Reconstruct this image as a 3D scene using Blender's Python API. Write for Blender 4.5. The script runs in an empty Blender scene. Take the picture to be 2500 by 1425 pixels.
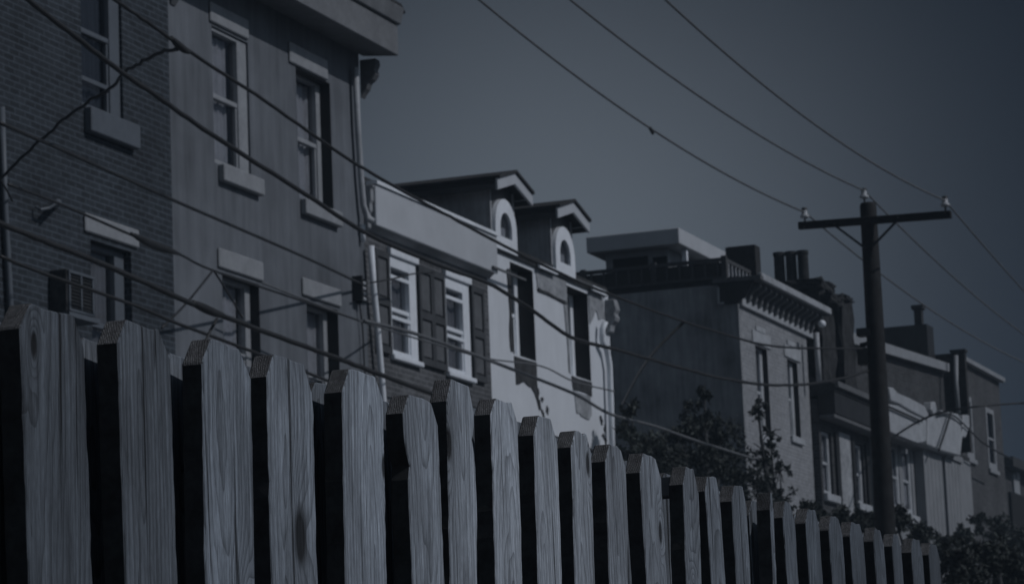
import bpy, bmesh, math, random
from mathutils import Vector, Matrix
random.seed(7)
S = bpy.context.scene
COL = S.collection

# ------------------------------------------------------------------ camera
FPX = 7500.0                       # focal length in pixels of a 2500 px wide frame
PSI, TH, RHO = math.radians(20.309), math.radians(9.3238), math.radians(2.3)
EYE = Vector((0, 0, 1.25))
F = Vector((math.cos(PSI)*math.cos(TH), math.sin(PSI)*math.cos(TH), math.sin(TH)))
R0 = Vector((math.sin(PSI), -math.cos(PSI), 0)); U0 = R0.cross(F)
R = math.cos(RHO)*R0 - math.sin(RHO)*U0
U = math.cos(RHO)*U0 + math.sin(RHO)*R0
cam_d = bpy.data.cameras.new('camera'); cam = bpy.data.objects.new('camera', cam_d); COL.objects.link(cam)
cam_d.sensor_width = 36; cam_d.lens = 108; cam_d.clip_end = 2000; cam_d.clip_start = 0.05
M3 = Matrix((R, U, -F)).transposed()
cam.matrix_world = Matrix.Translation(EYE) @ M3.to_4x4()
cam_d.dof.use_dof = True; cam_d.dof.focus_distance = 5.0; cam_d.dof.aperture_fstop = 25
S.camera = cam

# ------------------------------------------------------------------ sky
SUN_EL, SUN_B = math.radians(39.5), math.radians(5)
sund = Vector((math.cos(SUN_EL)*math.sin(SUN_B), -math.cos(SUN_EL)*math.cos(SUN_B), math.sin(SUN_EL)))
W = bpy.data.worlds.new('World'); S.world = W; W.use_nodes = True
nt = W.node_tree; N = nt.nodes; L = nt.links
bg = N['Background']
sky = N.new('ShaderNodeTexSky'); sky.sky_type = 'NISHITA'; sky.sun_disc = False
sky.sun_elevation = SUN_EL; sky.sun_rotation = math.atan2(sund.x, sund.y); sky.dust_density = 3.0
bw = N.new('ShaderNodeRGBToBW'); L.new(sky.outputs[0], bw.inputs[0])
geo = N.new('ShaderNodeTexCoord')
vd = N.new('ShaderNodeVectorMath'); vd.operation = 'DOT_PRODUCT'
gdir = (F + R*(1350-1250)/FPX - U*(600-712.5)/FPX).normalized()
L.new(geo.outputs['Generated'], vd.inputs[0]); vd.inputs[1].default_value = gdir
def wm(op, a, b=None):
    n = N.new('ShaderNodeMath'); n.operation = op
    for i, v in enumerate((a, b)):
        if v is None: continue
        if isinstance(v, (int, float)): n.inputs[i].default_value = v
        else: L.new(v, n.inputs[i])
    return n.outputs[0]
one = wm('SUBTRACT', 1.0, vd.outputs['Value'])
glow = wm('EXPONENT', wm('MULTIPLY', one, -1/0.0060))  # glow dims the sky towards the frame edges like a vignette
fac = wm('ADD', wm('MULTIPLY', glow, 0.72), wm('ADD', wm('MULTIPLY', one, 0.28), 0.048))  # sky behind the camera brightened, an invented fill for shaded sides
cn_ = N.new('ShaderNodeTexNoise'); cn_.inputs['Scale'].default_value = 7; cn_.inputs['Detail'].default_value = 4
L.new(geo.outputs['Generated'], cn_.inputs['Vector'])
lum = wm('MULTIPLY', wm('MULTIPLY', bw.outputs[0], fac), wm('ADD', wm('MULTIPLY', cn_.outputs['Fac'], .16), .92))
low = wm('MULTIPLY', bw.outputs[0], 0.075)
cc = N.new('ShaderNodeCombineColor')
for i, (k, j) in enumerate(((0.86, -.25), (1.0, 0.0), (1.16, .60))): L.new(wm('ADD', wm('MULTIPLY', lum, k), wm('MULTIPLY', low, j)), cc.inputs[i])
L.new(cc.outputs[0], bg.inputs[0]); bg.inputs[1].default_value = 0.10

sl = bpy.data.lights.new('sun', 'SUN'); sl.energy = 2.7; sl.angle = math.radians(0.5); sl.color = (0.96, 0.95, 1.0)
so = bpy.data.objects.new('sun', sl); COL.objects.link(so)
so.rotation_euler = sund.to_track_quat('Z', 'Y').to_euler(); so.location = (0, -10, 30)
S.view_settings.view_transform = 'Standard'; S.view_settings.look = 'None'
S.view_settings.gamma = 1; S.view_settings.exposure = -1.0; S.view_settings.use_curve_mapping = False

# ------------------------------------------------------------------ measuring helpers: where a sight line meets a real plane
def ray(x, y): return F + R*((x-1250)/FPX) - U*((y-712.5)/FPX)
def at(x, y, Y): d = ray(x, y); return EYE + d*(Y/d.y)
def atx(x, y, X): d = ray(x, y); return EYE + d*(X/d.x)

# ------------------------------------------------------------------ material helpers
class NT:
    def __init__(s, name):
        s.m = bpy.data.materials.new(name); s.m.use_nodes = True
        s.n = s.m.node_tree.nodes; s.l = s.m.node_tree.links
        s.b = s.n['Principled BSDF']; s.b.inputs['Specular IOR Level'].default_value = 0.25
    def math(s, op, *a):
        n = s.n.new('ShaderNodeMath'); n.operation = op
        for i, v in enumerate(a):
            if isinstance(v, (int, float)): n.inputs[i].default_value = v
            else: s.l.new(v, n.inputs[i])
        return n.outputs[0]
    def obj(s):
        return s.n.new('ShaderNodeTexCoord').outputs['Object']
    def sep(s, v):
        n = s.n.new('ShaderNodeSeparateXYZ'); s.l.new(v, n.inputs[0]); return n.outputs
    def comb(s, x, y, z):
        n = s.n.new('ShaderNodeCombineXYZ')
        for i, v in enumerate((x, y, z)):
            if isinstance(v, (int, float)): n.inputs[i].default_value = v
            else: s.l.new(v, n.inputs[i])
        return n.outputs[0]
    def noise(s, v, scale=5, detail=3, rough=.55, dist=0):
        n = s.n.new('ShaderNodeTexNoise'); n.inputs['Scale'].default_value = scale
        n.inputs['Detail'].default_value = detail; n.inputs['Roughness'].default_value = rough
        n.inputs['Distortion'].default_value = dist
        s.l.new(v, n.inputs['Vector']); return n.outputs['Fac']
    def scl(s, v, k):
        n = s.n.new('ShaderNodeVectorMath'); n.operation = 'MULTIPLY'; s.l.new(v, n.inputs[0]); n.inputs[1].default_value = k
        return n.outputs[0]
    def ramp(s, v, pts):
        n = s.n.new('ShaderNodeMapRange'); (a, b), (c, d) = pts
        n.inputs[1].default_value = a; n.inputs[2].default_value = c; n.inputs[3].default_value = b; n.inputs[4].default_value = d
        s.l.new(v, n.inputs[0]); return n.outputs[0]
    def mix(s, f, a, b):
        n = s.n.new('ShaderNodeMix'); n.data_type = 'RGBA'
        for i, v in ((0, f), (6, a), (7, b)):
            if isinstance(v, (int, float)): n.inputs[i].default_value = v
            elif isinstance(v, tuple): n.inputs[i].default_value = (*v[:3], 1)
            else: s.l.new(v, n.inputs[i])
        return n.outputs[2]
    def scale_col(s, col, f):
        n = s.n.new('ShaderNodeVectorMath'); n.operation = 'SCALE'
        if isinstance(col, tuple): n.inputs[0].default_value = col[:3]
        else: s.l.new(col, n.inputs[0])
        if isinstance(f, (int, float)): n.inputs['Scale'].default_value = f
        else: s.l.new(f, n.inputs['Scale'])
        return n.outputs[0]
    def bump(s, h, dist=.003, st=.6):
        n = s.n.new('ShaderNodeBump'); n.inputs['Distance'].default_value = dist; n.inputs['Strength'].default_value = st
        s.l.new(h, n.inputs['Height']); s.l.new(n.outputs[0], s.b.inputs['Normal'])
    def out(s, col, rough=.7):
        if isinstance(col, tuple): s.b.inputs['Base Color'].default_value = (*col[:3], 1)
        else: s.l.new(col, s.b.inputs['Base Color'])
        s.b.inputs['Roughness'].default_value = rough
        return s.m

def plain(name, v, rough=.6, var=.25, scale=3.0, streak=False, bump=.002, tint=(.94, 1.0, 1.06)):
    t = NT(name); o = t.obj()
    n1 = t.noise(o, scale, 4, .6); n2 = t.noise(t.scl(o, (6, 6, .7) if streak else (3, 3, 3)), scale*1.5, 3, .6)
    f = t.math('ADD', t.ramp(n1, ((.3, 1-var), (.7, 1+var*.4))), t.ramp(n2, ((.35, -var*.5), (.65, var*.3))))
    c = t.scale_col(tuple(v*k for k in tint), f)
    t.bump(t.noise(o, 40, 3), bump, .5)
    return t.out(c, rough)

def brick(name, c1, c2, cm, row=.07, wid=.215, var=.3, tint=(.95, 1.0, 1.06)):
    t = NT(name); o = t.obj(); x, y, z = t.sep(o)
    u = t.math('ADD', x, y); u = t.math('ADD', u, t.math('MULTIPLY', t.noise(t.scl(o, (1, 1, 1)), 3), .02))
    v = t.math('ADD', z, t.math('MULTIPLY', t.noise(o, 1.2), .02))
    b = t.n.new('ShaderNodeTexBrick'); t.l.new(t.comb(u, v, 0.0), b.inputs['Vector'])
    b.inputs['Scale'].default_value = 1; b.inputs['Brick Width'].default_value = wid; b.inputs['Row Height'].default_value = row
    b.inputs['Mortar Size'].default_value = .011; b.inputs['Mortar Smooth'].default_value = .3; b.inputs['Bias'].default_value = -.1
    T = tint
    for i, c in (('Color1', c1), ('Color2', c2), ('Mortar', cm)): b.inputs[i].default_value = (*(c*k for k in T), 1)
    f = t.ramp(t.noise(o, 1.1, 5, .6), ((.3, 1-var), (.7, 1+var*.5)))
    f2 = t.ramp(t.noise(o, 9, 3, .6), ((.3, .75), (.7, 1.2)))
    c = t.scale_col(b.outputs['Color'], t.math('MULTIPLY', f, f2))
    h = t.math('ADD', t.math('MULTIPLY', b.outputs['Fac'], -1.0), t.math('MULTIPLY', t.noise(o, 30), .5))
    t.bump(h, .008, .7)
    return t.out(c, .85)

def wood():
    """weathered flat-sawn timber: rings of a tilted log cut by the board, knots bending the grain"""
    t = NT('weathered_wood'); o = t.obj(); x, y, z = t.sep(o)
    rnd = t.n.new('ShaderNodeObjectInfo').outputs['Random']
    def attr(nm):
        a = t.n.new('ShaderNodeAttribute'); a.attribute_type = 'OBJECT'; a.attribute_name = nm; return a.outputs['Vector']
    gx, gd, gs = t.sep(attr('grain')); kx, kz, ks = t.sep(attr('knot')); tn, crack, _ = t.sep(attr('tone'))
    off = t.comb(t.math('MULTIPLY', rnd, 37.0), t.math('MULTIPLY', rnd, 11.0), t.math('MULTIPLY', rnd, 71.0))
    va = t.n.new('ShaderNodeVectorMath'); va.operation = 'ADD'; t.l.new(o, va.inputs[0]); t.l.new(off, va.inputs[1]); p = va.outputs[0]
    wob = t.noise(t.scl(p, (9, 9, 2.4)), 1, 3, .5); wob2 = t.noise(t.scl(p, (40, 40, 9)), 1, 2)
    dx = t.math('SUBTRACT', x, kx); dz = t.math('MULTIPLY', t.math('SUBTRACT', z, kz), .42)
    d2 = t.math('ADD', t.math('MULTIPLY', dx, dx), t.math('MULTIPLY', dz, dz))
    kd = t.math('SQRT', d2); kr = t.math('DIVIDE', kd, ks)
    kin = t.math('EXPONENT', t.math('MULTIPLY', t.math('MULTIPLY', kr, kr), -.16))
    a = t.math('SUBTRACT', x, gx)
    dd = t.math('ADD', gd, t.math('ADD', t.math('MULTIPLY', z, gs), t.math('MULTIPLY', t.math('SUBTRACT', wob, .5), .085)))
    r = t.math('SQRT', t.math('ADD', t.math('MULTIPLY', a, a), t.math('MULTIPLY', dd, dd)))
    r = t.math('ADD', r, t.math('MULTIPLY', kin, .045)); r = t.math('ADD', r, t.math('MULTIPLY', wob2, .0025))
    ring = t.math('FRACT', t.math('MULTIPLY', r, 105.0))
    late = t.math('POWER', ring, 3.0)
    fib = t.noise(t.scl(p, (420, 420, 9)), 1, 3, .65); fib2 = t.noise(t.scl(p, (120, 120, 2.0)), 1, 4, .6)
    blot = t.noise(t.scl(p, (14, 14, 3.5)), 1, 4, .6)
    crk = t.ramp(t.noise(t.scl(p, (55, 55, 1.1)), 1, 4, .7, .3), ((.62, 0.0), (.66, 1.0)))
    f = t.ramp(late, ((0, 1.06), (1, .55)))
    f = t.math('MULTIPLY', f, t.math('MULTIPLY', t.ramp(fib, ((.32, .68), (.68, 1.26))), t.ramp(t.noise(t.scl(p, (700, 700, 60)), 1, 2), ((.35, .8), (.65, 1.2)))))
    f = t.math('MULTIPLY', f, t.ramp(fib2, ((.3, .72), (.7, 1.22))))
    f = t.math('MULTIPLY', f, t.ramp(blot, ((.3, .62), (.7, 1.28))))
    f = t.math('MULTIPLY', f, t.math('SUBTRACT', 1.0, t.math('MULTIPLY', crk, .8)))
    f = t.math('MULTIPLY', f, t.ramp(kr, ((.75, .12), (1.35, 1.0))))
    f = t.math('MULTIPLY', f, tn)
    # a straight drying split where the board has one
    sp = t.math('ABSOLUTE', t.math('SUBTRACT', x, t.math('ADD', crack, t.math('MULTIPLY', t.math('SUBTRACT', wob, .5), .006))))
    spl = t.math('MAXIMUM', t.ramp(sp, ((.0012, .15), (.0022, 1.0))), t.ramp(z, ((1.55, 1.0), (1.62, 0.0))))
    f = t.math('MULTIPLY', f, spl)
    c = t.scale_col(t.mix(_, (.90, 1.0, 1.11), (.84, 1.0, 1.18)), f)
    h = t.math('ADD', t.math('ADD', t.math('MULTIPLY', late, -.6), fib), t.math('MULTIPLY', crk, -1.5))
    h = t.math('ADD', h, t.ramp(kr, ((.6, -2.0), (1.2, 0.0))))
    t.bump(h, .0016, .8)
    return t.out(c, .8)
def end_wood():
    t = NT('end_grain'); o = t.obj(); x, y, z = t.sep(o)
    rnd = t.n.new('ShaderNodeObjectInfo').outputs['Random']
    a = t.math('ADD', t.math('MULTIPLY', y, 1.0), t.math('MULTIPLY', z, t.math('SUBTRACT', rnd, .7)))
    a = t.math('ADD', a, t.math('MULTIPLY', t.noise(o, 25), .010))
    w = t.math('FRACT', t.math('MULTIPLY', a, 300.0))
    sp = t.noise(o, 700, 2); bl = t.noise(o, 60, 3)
    f = t.math('MULTIPLY', t.ramp(w, ((.2, .55), (.9, 1.5))), t.ramp(sp, ((.35, .4), (.7, 1.6))))
    f = t.math('MULTIPLY', f, t.ramp(bl, ((.3, .6), (.7, 1.3))))
    t.bump(f, .002, 1.0)
    return t.out(t.scale_col((.15, .155, .162), f), .9)
def glass():
    t = NT('window_glass'); g = t.n.new('ShaderNodeBsdfGlossy'); g.inputs['Roughness'].default_value = .06
    tr = t.n.new('ShaderNodeBsdfTransparent'); tr.inputs[0].default_value = (.90, .90, .91, 1)
    mx = t.n.new('ShaderNodeMixShader'); lw = t.n.new('ShaderNodeLayerWeight'); lw.inputs[0].default_value = .35
    g.inputs[0].default_value = (.55, .57, .59, 1)
    t.l.new(t.math('ADD', t.math('MULTIPLY', lw.outputs['Fresnel'], .35), .03), mx.inputs[0])
    t.l.new(tr.outputs[0], mx.inputs[1]); t.l.new(g.outputs[0], mx.inputs[2])
    t.l.new(mx.outputs[0], t.n['Material Output'].inputs[0]); return t.m
def leaf(name, v):
    t = NT(name); g = t.n.new('ShaderNodeNewGeometry')
    f = t.ramp(g.outputs['Random Per Island'], ((0, .45), (1, 1.5)))
    return t.out(t.scale_col((v*.85, v*1.02, v*.95), f), .8)

MT = dict(
    wood=wood(), end=end_wood(), glass=glass(),
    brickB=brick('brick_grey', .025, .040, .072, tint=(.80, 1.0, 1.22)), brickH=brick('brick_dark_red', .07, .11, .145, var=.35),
    brickC=brick('brick_pale_painted', .235, .265, .235, var=.15), brickE=brick('brick_soot', .035, .06, .07),
    brickG=brick('brick_brown', .055, .08, .08),
    stucco=plain('stucco_grey', .142, .9, .34, .6, True, .004, tint=(.90, 1.0, 1.12)), stuccoD=plain('stucco_side', .30, .9, .35, 1.3, True, .005),
    trimB=plain('paint_grey', .115, .5, .12, tint=(.86, 1, 1.16)), trimS=plain('paint_pale_grey', .27, .5, .15), trim=plain('paint_white', .72, .5, .12, 2.0),
    trimC=plain('paint_offwhite', .36, .55, .2), fascia=plain('metal_white', .46, .4, .08, .7), fasciaS=plain('paint_cornice_grey', .165, .6, .2),
    peel=plain('whitewash', .58, .85, .07, 1.4, True, .006), patch=plain('bare_plaster', .30, .9, .35, 3.0),
    sootp=plain('bare_soot_brick', .05, .95, .5, 5.0), shut=plain('shutter_frame', .065, .5, .2), rec=plain('shutter_panel', .11, .6, .2),
    roof=plain('roof_felt', .045, .9, .4, 3.0, False, .01), siding=plain('slate_siding', .075, .8, .3, 2.0, True),
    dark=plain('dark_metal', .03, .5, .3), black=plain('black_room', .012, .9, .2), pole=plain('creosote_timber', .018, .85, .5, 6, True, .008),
    cloth=plain('curtain_cloth', .55, .9, .15, 6, True), cable=plain('cable_rubber', .035, .5, .2, 4), cablel=plain('cable_grey', .13, .5, .2, 4),
    rail=plain('rail_dark_timber', .07, .8, .3), side_fill=plain('dormer_side_fill', .45, .7, .3, 2.0, True), edge=plain('board_edge_shade', .055, .95, .3, 20), blind=plain('window_blind', .07, .9, .15, 6, True, tint=(.8,1,1.25)), blind2=plain('net_curtain', .26, .9, .15, 6, True), shade_black=plain('shutter_and_shade_black', .02, .6, .2), penth=plain('penthouse_wall', .30, .8, .15), chim=plain('chimney_soot', .035, .95, .5, 8, False, .02),  # near-black edge and reveals paint in shade; lighter dormer side paints in fill
    porc=plain('porcelain', .42, .2, .1), ground=plain('soil_ground', .09, .95, .4, .8, False, .02), road=plain('asphalt', .05, .9, .3, 2),
    pave=plain('concrete', .24, .9, .2, 1.0), bark=plain('bark', .05, .95, .4, 8, True, .01), leafA=leaf('leaf_dark', .040), leafB=leaf('leaf_olive', .055),
    post=plain('post_timber', .18, .85, .3, 5, True), white_wall=plain('white_siding_wall', .21, .8, .15, 1.5, True), ltgrey=plain('sooty_lintel', .12, .8, .25),
)

# ------------------------------------------------------------------ mesh helpers
class MB:
    def __init__(s): s.v = []; s.f = []; s.mi = []
    def add(s, vs, fs, mi=0):
        k = len(s.v); s.v += [tuple(v) for v in vs]; s.f += [tuple(i+k for i in f) for f in fs]; s.mi += [mi]*len(fs); return s
    def box(s, x0, x1, y0, y1, z0, z1, mi=0):
        v = [(x, y, z) for z in (z0, z1) for y in (y0, y1) for x in (x0, x1)]
        return s.add(v, [(0, 2, 3, 1), (4, 5, 7, 6), (0, 1, 5, 4), (2, 6, 7, 3), (0, 4, 6, 2), (1, 3, 7, 5)], mi)
    def prism(s, pts, d, mi=0):
        """closed outline (3D points) extruded by vector d"""
        n = len(pts); p = [Vector(q) for q in pts]; d = Vector(d)
        return s.add(p + [q+d for q in p], [tuple(range(n)), tuple(range(2*n-1, n-1, -1))] + [(i, i+n, (i+1) % n+n, (i+1) % n) for i in range(n)], mi)
    def tube(s, path, r, n=8, mi=0, cap=True):
        P = [Vector(p) for p in path]; rr = r if isinstance(r, (list, tuple)) else [r]*len(P); vs = []
        up = Vector((0, 0, 1))
        for i, p in enumerate(P):
            t = (P[min(i+1, len(P)-1)]-P[max(i-1, 0)]).normalized()
            u = up if abs(t.dot(up)) < .9 else Vector((1, 0, 0))
            a = t.cross(u).normalized(); b = t.cross(a)
            vs += [p + (a*math.cos(k*2*math.pi/n)+b*math.sin(k*2*math.pi/n))*rr[i] for k in range(n)]
        fs = [(i*n+k, i*n+(k+1) % n, (i+1)*n+(k+1) % n, (i+1)*n+k) for i in range(len(P)-1) for k in range(n)]
        if cap: fs += [tuple(range(n-1, -1, -1)), tuple(range((len(P)-1)*n, len(P)*n))]
        return s.add(vs, fs, mi)
    def build(s, name, mats, parent=None, smooth=False, bevel=0):
        me = bpy.data.meshes.new(name); loc = Vector((0, 0, 0))
        if parent is not None: loc = WORLD[parent.name]
        me.from_pydata([tuple(Vector(v)-loc) for v in s.v], [], s.f)
        for m in (mats if isinstance(mats, (list, tuple)) else [mats]): me.materials.append(MT[m] if isinstance(m, str) else m)
        me.polygons.foreach_set('material_index', s.mi)
        bm = bmesh.new(); bm.from_mesh(me); bmesh.ops.recalc_face_normals(bm, faces=bm.faces); bm.to_mesh(me); bm.free()
        if smooth: me.polygons.foreach_set('use_smooth', [True]*len(me.polygons))
        o = bpy.data.objects.new(name, me); COL.objects.link(o)
        if parent is not None: o.parent = parent; WORLD[o.name] = loc
        else: WORLD[o.name] = Vector((0, 0, 0))
        if bevel:
            b = o.modifiers.new('edge', 'BEVEL'); b.width = bevel; b.segments = 1; b.limit_method = 'ANGLE'; b.angle_limit = .6
        return o
WORLD = {}
def thing(name, loc, label, cat, group=None):
    o = bpy.data.objects.new(name, None); COL.objects.link(o); o.location = loc; WORLD[o.name] = Vector(loc)
    o['label'] = label; o['category'] = cat; o.empty_display_size = .2
    if group: o['group'] = group
    return o
def tag(o, label, cat, group=None):
    o['label'] = label; o['category'] = cat
    if group: o['group'] = group
    return o
def struct(o, kind='structure'): o['kind'] = kind; return o

# ------------------------------------------------------------------ ground, road, pavement
struct(MB().box(-400, 900, -400, 900, -.5, 0).build('ground', 'ground'))
struct(MB().box(-200, 500, 3.2, 9.6, .0005, .006).build('road', 'road'))
m = MB()
for i in range(-10, 60): m.box(i*2.5, i*2.5+2.49, 9.77, 15.59, .002, .13)
struct(m.build('pavement', 'pave'))
m = MB()
for i in range(-10, 60): m.box(i*2.5, i*2.5+2.485, 9.61, 9.76, .002, .145)
struct(m.build('kerb', 'pave'))

# ------------------------------------------------------------------ houses
YF = 15.6
def shell(root, mat, x0, x1, ztop, ops, yf=YF, depth=9.0, thick=.3, zb=.14):
    """front wall with real openings, side and back walls, all one closed wall part"""
    xs = sorted({x0, x1} | {v for o in ops for v in o[:2]}); zs = sorted({zb, ztop} | {v for o in ops for v in o[2:4]})
    m = MB(); idx = {}
    def vid(x, z, y):
        k = (round(x, 4), round(z, 4), y)
        if k not in idx: idx[k] = len(m.v); m.v.append((x, y, z))
        return idx[k]
    def hole(a, b): return any(o[0]-1e-6 <= a and b[0] <= o[1]+1e-6 and o[2]-1e-6 <= b[1] and b[2] <= o[3]+1e-6 for o in ops)
    cell = {}
    for i in range(len(xs)-1):
        for j in range(len(zs)-1): cell[i, j] = not hole(xs[i], (xs[i+1], zs[j], zs[j+1]))
    def quad(a, b, c, d): m.f.append((a, b, c, d)); m.mi.append(0)
    for (i, j), full in cell.items():
        if not full: continue
        a, b, c, d = xs[i], xs[i+1], zs[j], zs[j+1]
        quad(vid(a, c, yf), vid(b, c, yf), vid(b, d, yf), vid(a, d, yf))
        y2 = yf+thick
        quad(vid(a, c, y2), vid(a, d, y2), vid(b, d, y2), vid(b, c, y2))
        for di, dj, e in ((-1, 0, (a, c, a, d)), (1, 0, (b, d, b, c)), (0, -1, (b, c, a, c)), (0, 1, (a, d, b, d))):
            if not cell.get((i+di, j+dj), False):
                quad(vid(e[0], e[1], yf), vid(e[2], e[3], yf), vid(e[2], e[3], y2), vid(e[0], e[1], y2))
    m.box(x0, x0+.25, yf+thick+.001, yf+depth, zb, ztop); m.box(x1-.25, x1, yf+thick+.001, yf+depth, zb, ztop)
    m.box(x0+.251, x1-.251, yf+depth-.25, yf+depth, zb, ztop)
    w = m.build('wall', mat, root)
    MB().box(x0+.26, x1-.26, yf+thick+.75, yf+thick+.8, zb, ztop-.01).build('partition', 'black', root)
    MB().box(x0+.01, x1-.01, yf+.01, yf+depth-.01, ztop+.002, ztop+.12).build('roof', 'roof', root)
    return w
def window(root, x0, x1, z0, z1, yf=YF, rec=.10, fw=.05, fr=None, mat='trim', midfrac=.5, curtain='left', sill=None, deep=.10, bars=(), ft=None, cmat='cloth', shade_black=False):
    """double hung window: frame with meeting rail, pane and curtain as its sub-parts"""
    y = yf+rec; m = MB(); fr = fr or fw; ft = ft or fw; g = .004
    m.box(x0+g, x0+fw, y, y+deep, z0+g, z1-g); m.box(x1-fr, x1-g, y, y+deep, z0+g, z1-g)
    m.box(x0+fw, x1-fr, y, y+deep, z1-ft, z1-g); m.box(x0+fw, x1-fr, y, y+deep, z0+g, z0+fw*1.2)
    zm = z0+(z1-z0)*midfrac
    m.box(x0+fw, x1-fr, y+.012, y+deep*.8, zm-.03, zm+.03)
    m.box(x0+fw, x0+fw+.035, y+.02, y+deep*.7, z0+fw*1.2, zm-.03); m.box(x1-fr-.035, x1-fr, y+.02, y+deep*.7, z0+fw*1.2, zm-.03)
    for b in bars: m.box(x0+fw, x1-fr, y-.004, y+.02, b-.025, b+.03)
    w = m.build('window', mat, root, bevel=.006)
    MB().box(x0+fw*.6, x1-fr*.6, y+deep*.55, y+deep*.55+.006, z0+fw*.7, z1-fw*.6).build('pane', 'glass', w)
    if shade_black: MB().box(x1-.012, x1-.002, yf+.002, y-.001, z0+.004, z1-.013).box(x0+.002, x1-.002, yf+.002, y-.001, z1-.012, z1-.002).build('shade_black', 'shade_black', w)  # added black sheets paint the reveal's shade, not a real lining
    if curtain:
        cx0, cx1 = {'left': (x0+fw, min(x1-fr*.5, x0+(x1-x0)*(.62+rec*2))), 'full': (x0+fw, x1-fr), 'right': (x0+(x1-x0)*.5, x1-fr)}[curtain]
        n = 26; top = []; vs = []; zc0 = z0+.04
        for i in range(n+1):
            u = cx0+(cx1-cx0)*i/n; yy = y+deep+.03+.018*math.sin(i*1.5)+.008*math.sin(i*.7)
            vs += [(u, yy, zc0), (u, yy, z1-.05)]
        mm = MB().add(vs, [(2*i, 2*i+2, 2*i+3, 2*i+1) for i in range(n)]); mm.build('curtain', cmat, w, smooth=True)
    if sill:
        a, b, c, d, yo, sm = sill
        MB().box(a, b, yf-yo, yf-.003, c, d).build('sill', sm, w, bevel=.012)
    return w
def lintel(root, x0, x1, z0, z1, mat, yf=YF, pr=.035):
    return MB().box(x0, x1, yf-pr, yf-.003, z0, z1).build('lintel', mat, root, bevel=.015)

# --- brick house, far left
H = thing('brick_house', (29, YF, .13), 'dark brick row house at the left edge with grey painted window trim', 'house', 'row houses')
opB = [(28.95, 29.9, 8.83, 10.7), (29.08, 30.02, 5.6, 7.38), (25.2, 26.1, 8.83, 10.7), (25.2, 26.1, 5.6, 7.38), (29.0, 30.0, 2.2, 4.3), (25.2, 26.2, .14, 2.4)]
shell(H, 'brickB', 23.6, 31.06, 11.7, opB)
window(H, *opB[0], rec=.03, fw=.05, fr=.24, mat='trimB', midfrac=.47, curtain='full', cmat='blind', sill=(28.98, 30.12, 8.55, 8.826, .10, 'trimB'), bars=(9.16,))
window(H, *opB[1], rec=.09, fw=.07, fr=.22, mat='trimB', midfrac=.5, curtain='left', cmat='blind2', sill=(29.0, 30.12, 5.4, 5.59, .1, 'trimB'))
lintel(H, 28.93, 30.17, 7.44, 7.65, 'trimS')
for o in opB[2:]: window(H, *o, rec=.08, fw=.05, mat='trimB')
lintel(H, 28.9, 30.0, 10.71, 10.93, 'trimB')
MB().box(23.6, 31.06, 15.2, 15.59, 11.25, 11.75).build('cornice', 'fasciaS', H, bevel=.01)
MB().prism([(30.9, 15.59, 10.62), (30.9, 15.42, 10.8), (30.9, 15.36, 11.2), (30.9, 15.59, 11.2)], (.14, 0, 0)).build('bracket', 'trimB', H)
MB().tube([at(4, 262, 15.55), at(12, 500, 15.55), at(26, 760, 15.55), at(40, 1000, 15.55)], .035).build('conduit', 'trimB', H, smooth=True)
# --- window air conditioner (hangs from the wall: a thing of its own)
A = thing('air_conditioner', (28.6, 15.3, 6.4), 'boxy air conditioner hung on the dark brick wall beside a window', 'air conditioner')
ax0, ax1 = at(163, 700, 15.38).x, at(228, 720, 15.38).x; aw = ax1-ax0
MB().box(ax0, ax1, 15.38, 15.585, 6.44, 6.90).build('casing', 'sootp', A, bevel=.01)
m = MB()
for i in range(3): m.box(ax0+.02+i*(aw-.07)/2, ax0+.05+i*(aw-.07)/2, 15.36, 15.378, 6.46, 6.88)
m.box(ax0+.01, ax1-.01, 15.355, 15.379, 6.86, 6.885).box(ax0+.01, ax1-.01, 15.355, 15.379, 6.455, 6.48)
m.build('frame', 'trimB', A)
m = MB()
for j in range(10): m.box(ax0+.055, ax1-.055, 15.366, 15.377, 6.49+j*.037, 6.503+j*.037)
m.build('grille', 'dark', A)
MB().box(ax0-.04, ax1+.05, 15.33, 15.58, 6.385, 6.435).build('shelf', 'trimB', A)
# wall hook with pale hose
tag(MB().tube([at(88, 505, 15.56), at(100, 512, 15.5), at(120, 508, 15.45), at(137, 497, 15.4)], .018).tube([at(137, 500, 15.4), at(141, 494, 15.5), at(141, 494, 15.59)], .04).build('cable_clamp', 'trimB'), 'small curved pale cable clamp fixed to the dark brick wall', 'clamp')

# --- stucco house
H = thing('stucco_house', (34, YF, .13), 'tall plain grey stucco row house with deep overhanging cornice', 'house', 'row houses')
opS = [(32.2, 33.2, 8.79, 10.46), (34.6, 35.66, 8.77, 10.46), (32.32, 33.34, 5.7, 7.49), (34.72, 35.7, 5.7, 7.49), (32.2, 33.3, 2.3, 4.3), (34.7, 35.7, .14, 2.5)]
shell(H, 'stucco', 31.06, 36.64, 11.3, opS)
window(H, *opS[0], rec=.025, fw=.05, fr=.26, mat='trimS', curtain='left', sill=(32.28, 33.4, 8.58, 8.785, .09, 'trimS'))
window(H, *opS[1], rec=.14, fw=.045, fr=.14, shade_black=True, mat='trimS', curtain='left', sill=(34.62, 35.76, 8.57, 8.765, .09, 'trimS'))
window(H, *opS[2], rec=.12, fw=.06, fr=.15, shade_black=True, mat='trimS', curtain='left', sill=(32.3, 33.42, 5.5, 5.695, .09, 'trimS'))
window(H, *opS[3], rec=.15, fw=.05, fr=.13, shade_black=True, mat='trimS', curtain='left', sill=(34.7, 35.78, 5.5, 5.695, .09, 'trimS'))
for o in opS[4:]: window(H, *o, rec=.1, fw=.06, mat='trimS')
lintel(H, 32.13, 33.18, 10.49, 10.74, 'trimS'); lintel(H, 34.38, 35.55, 10.47, 10.74, 'trimS')
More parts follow.
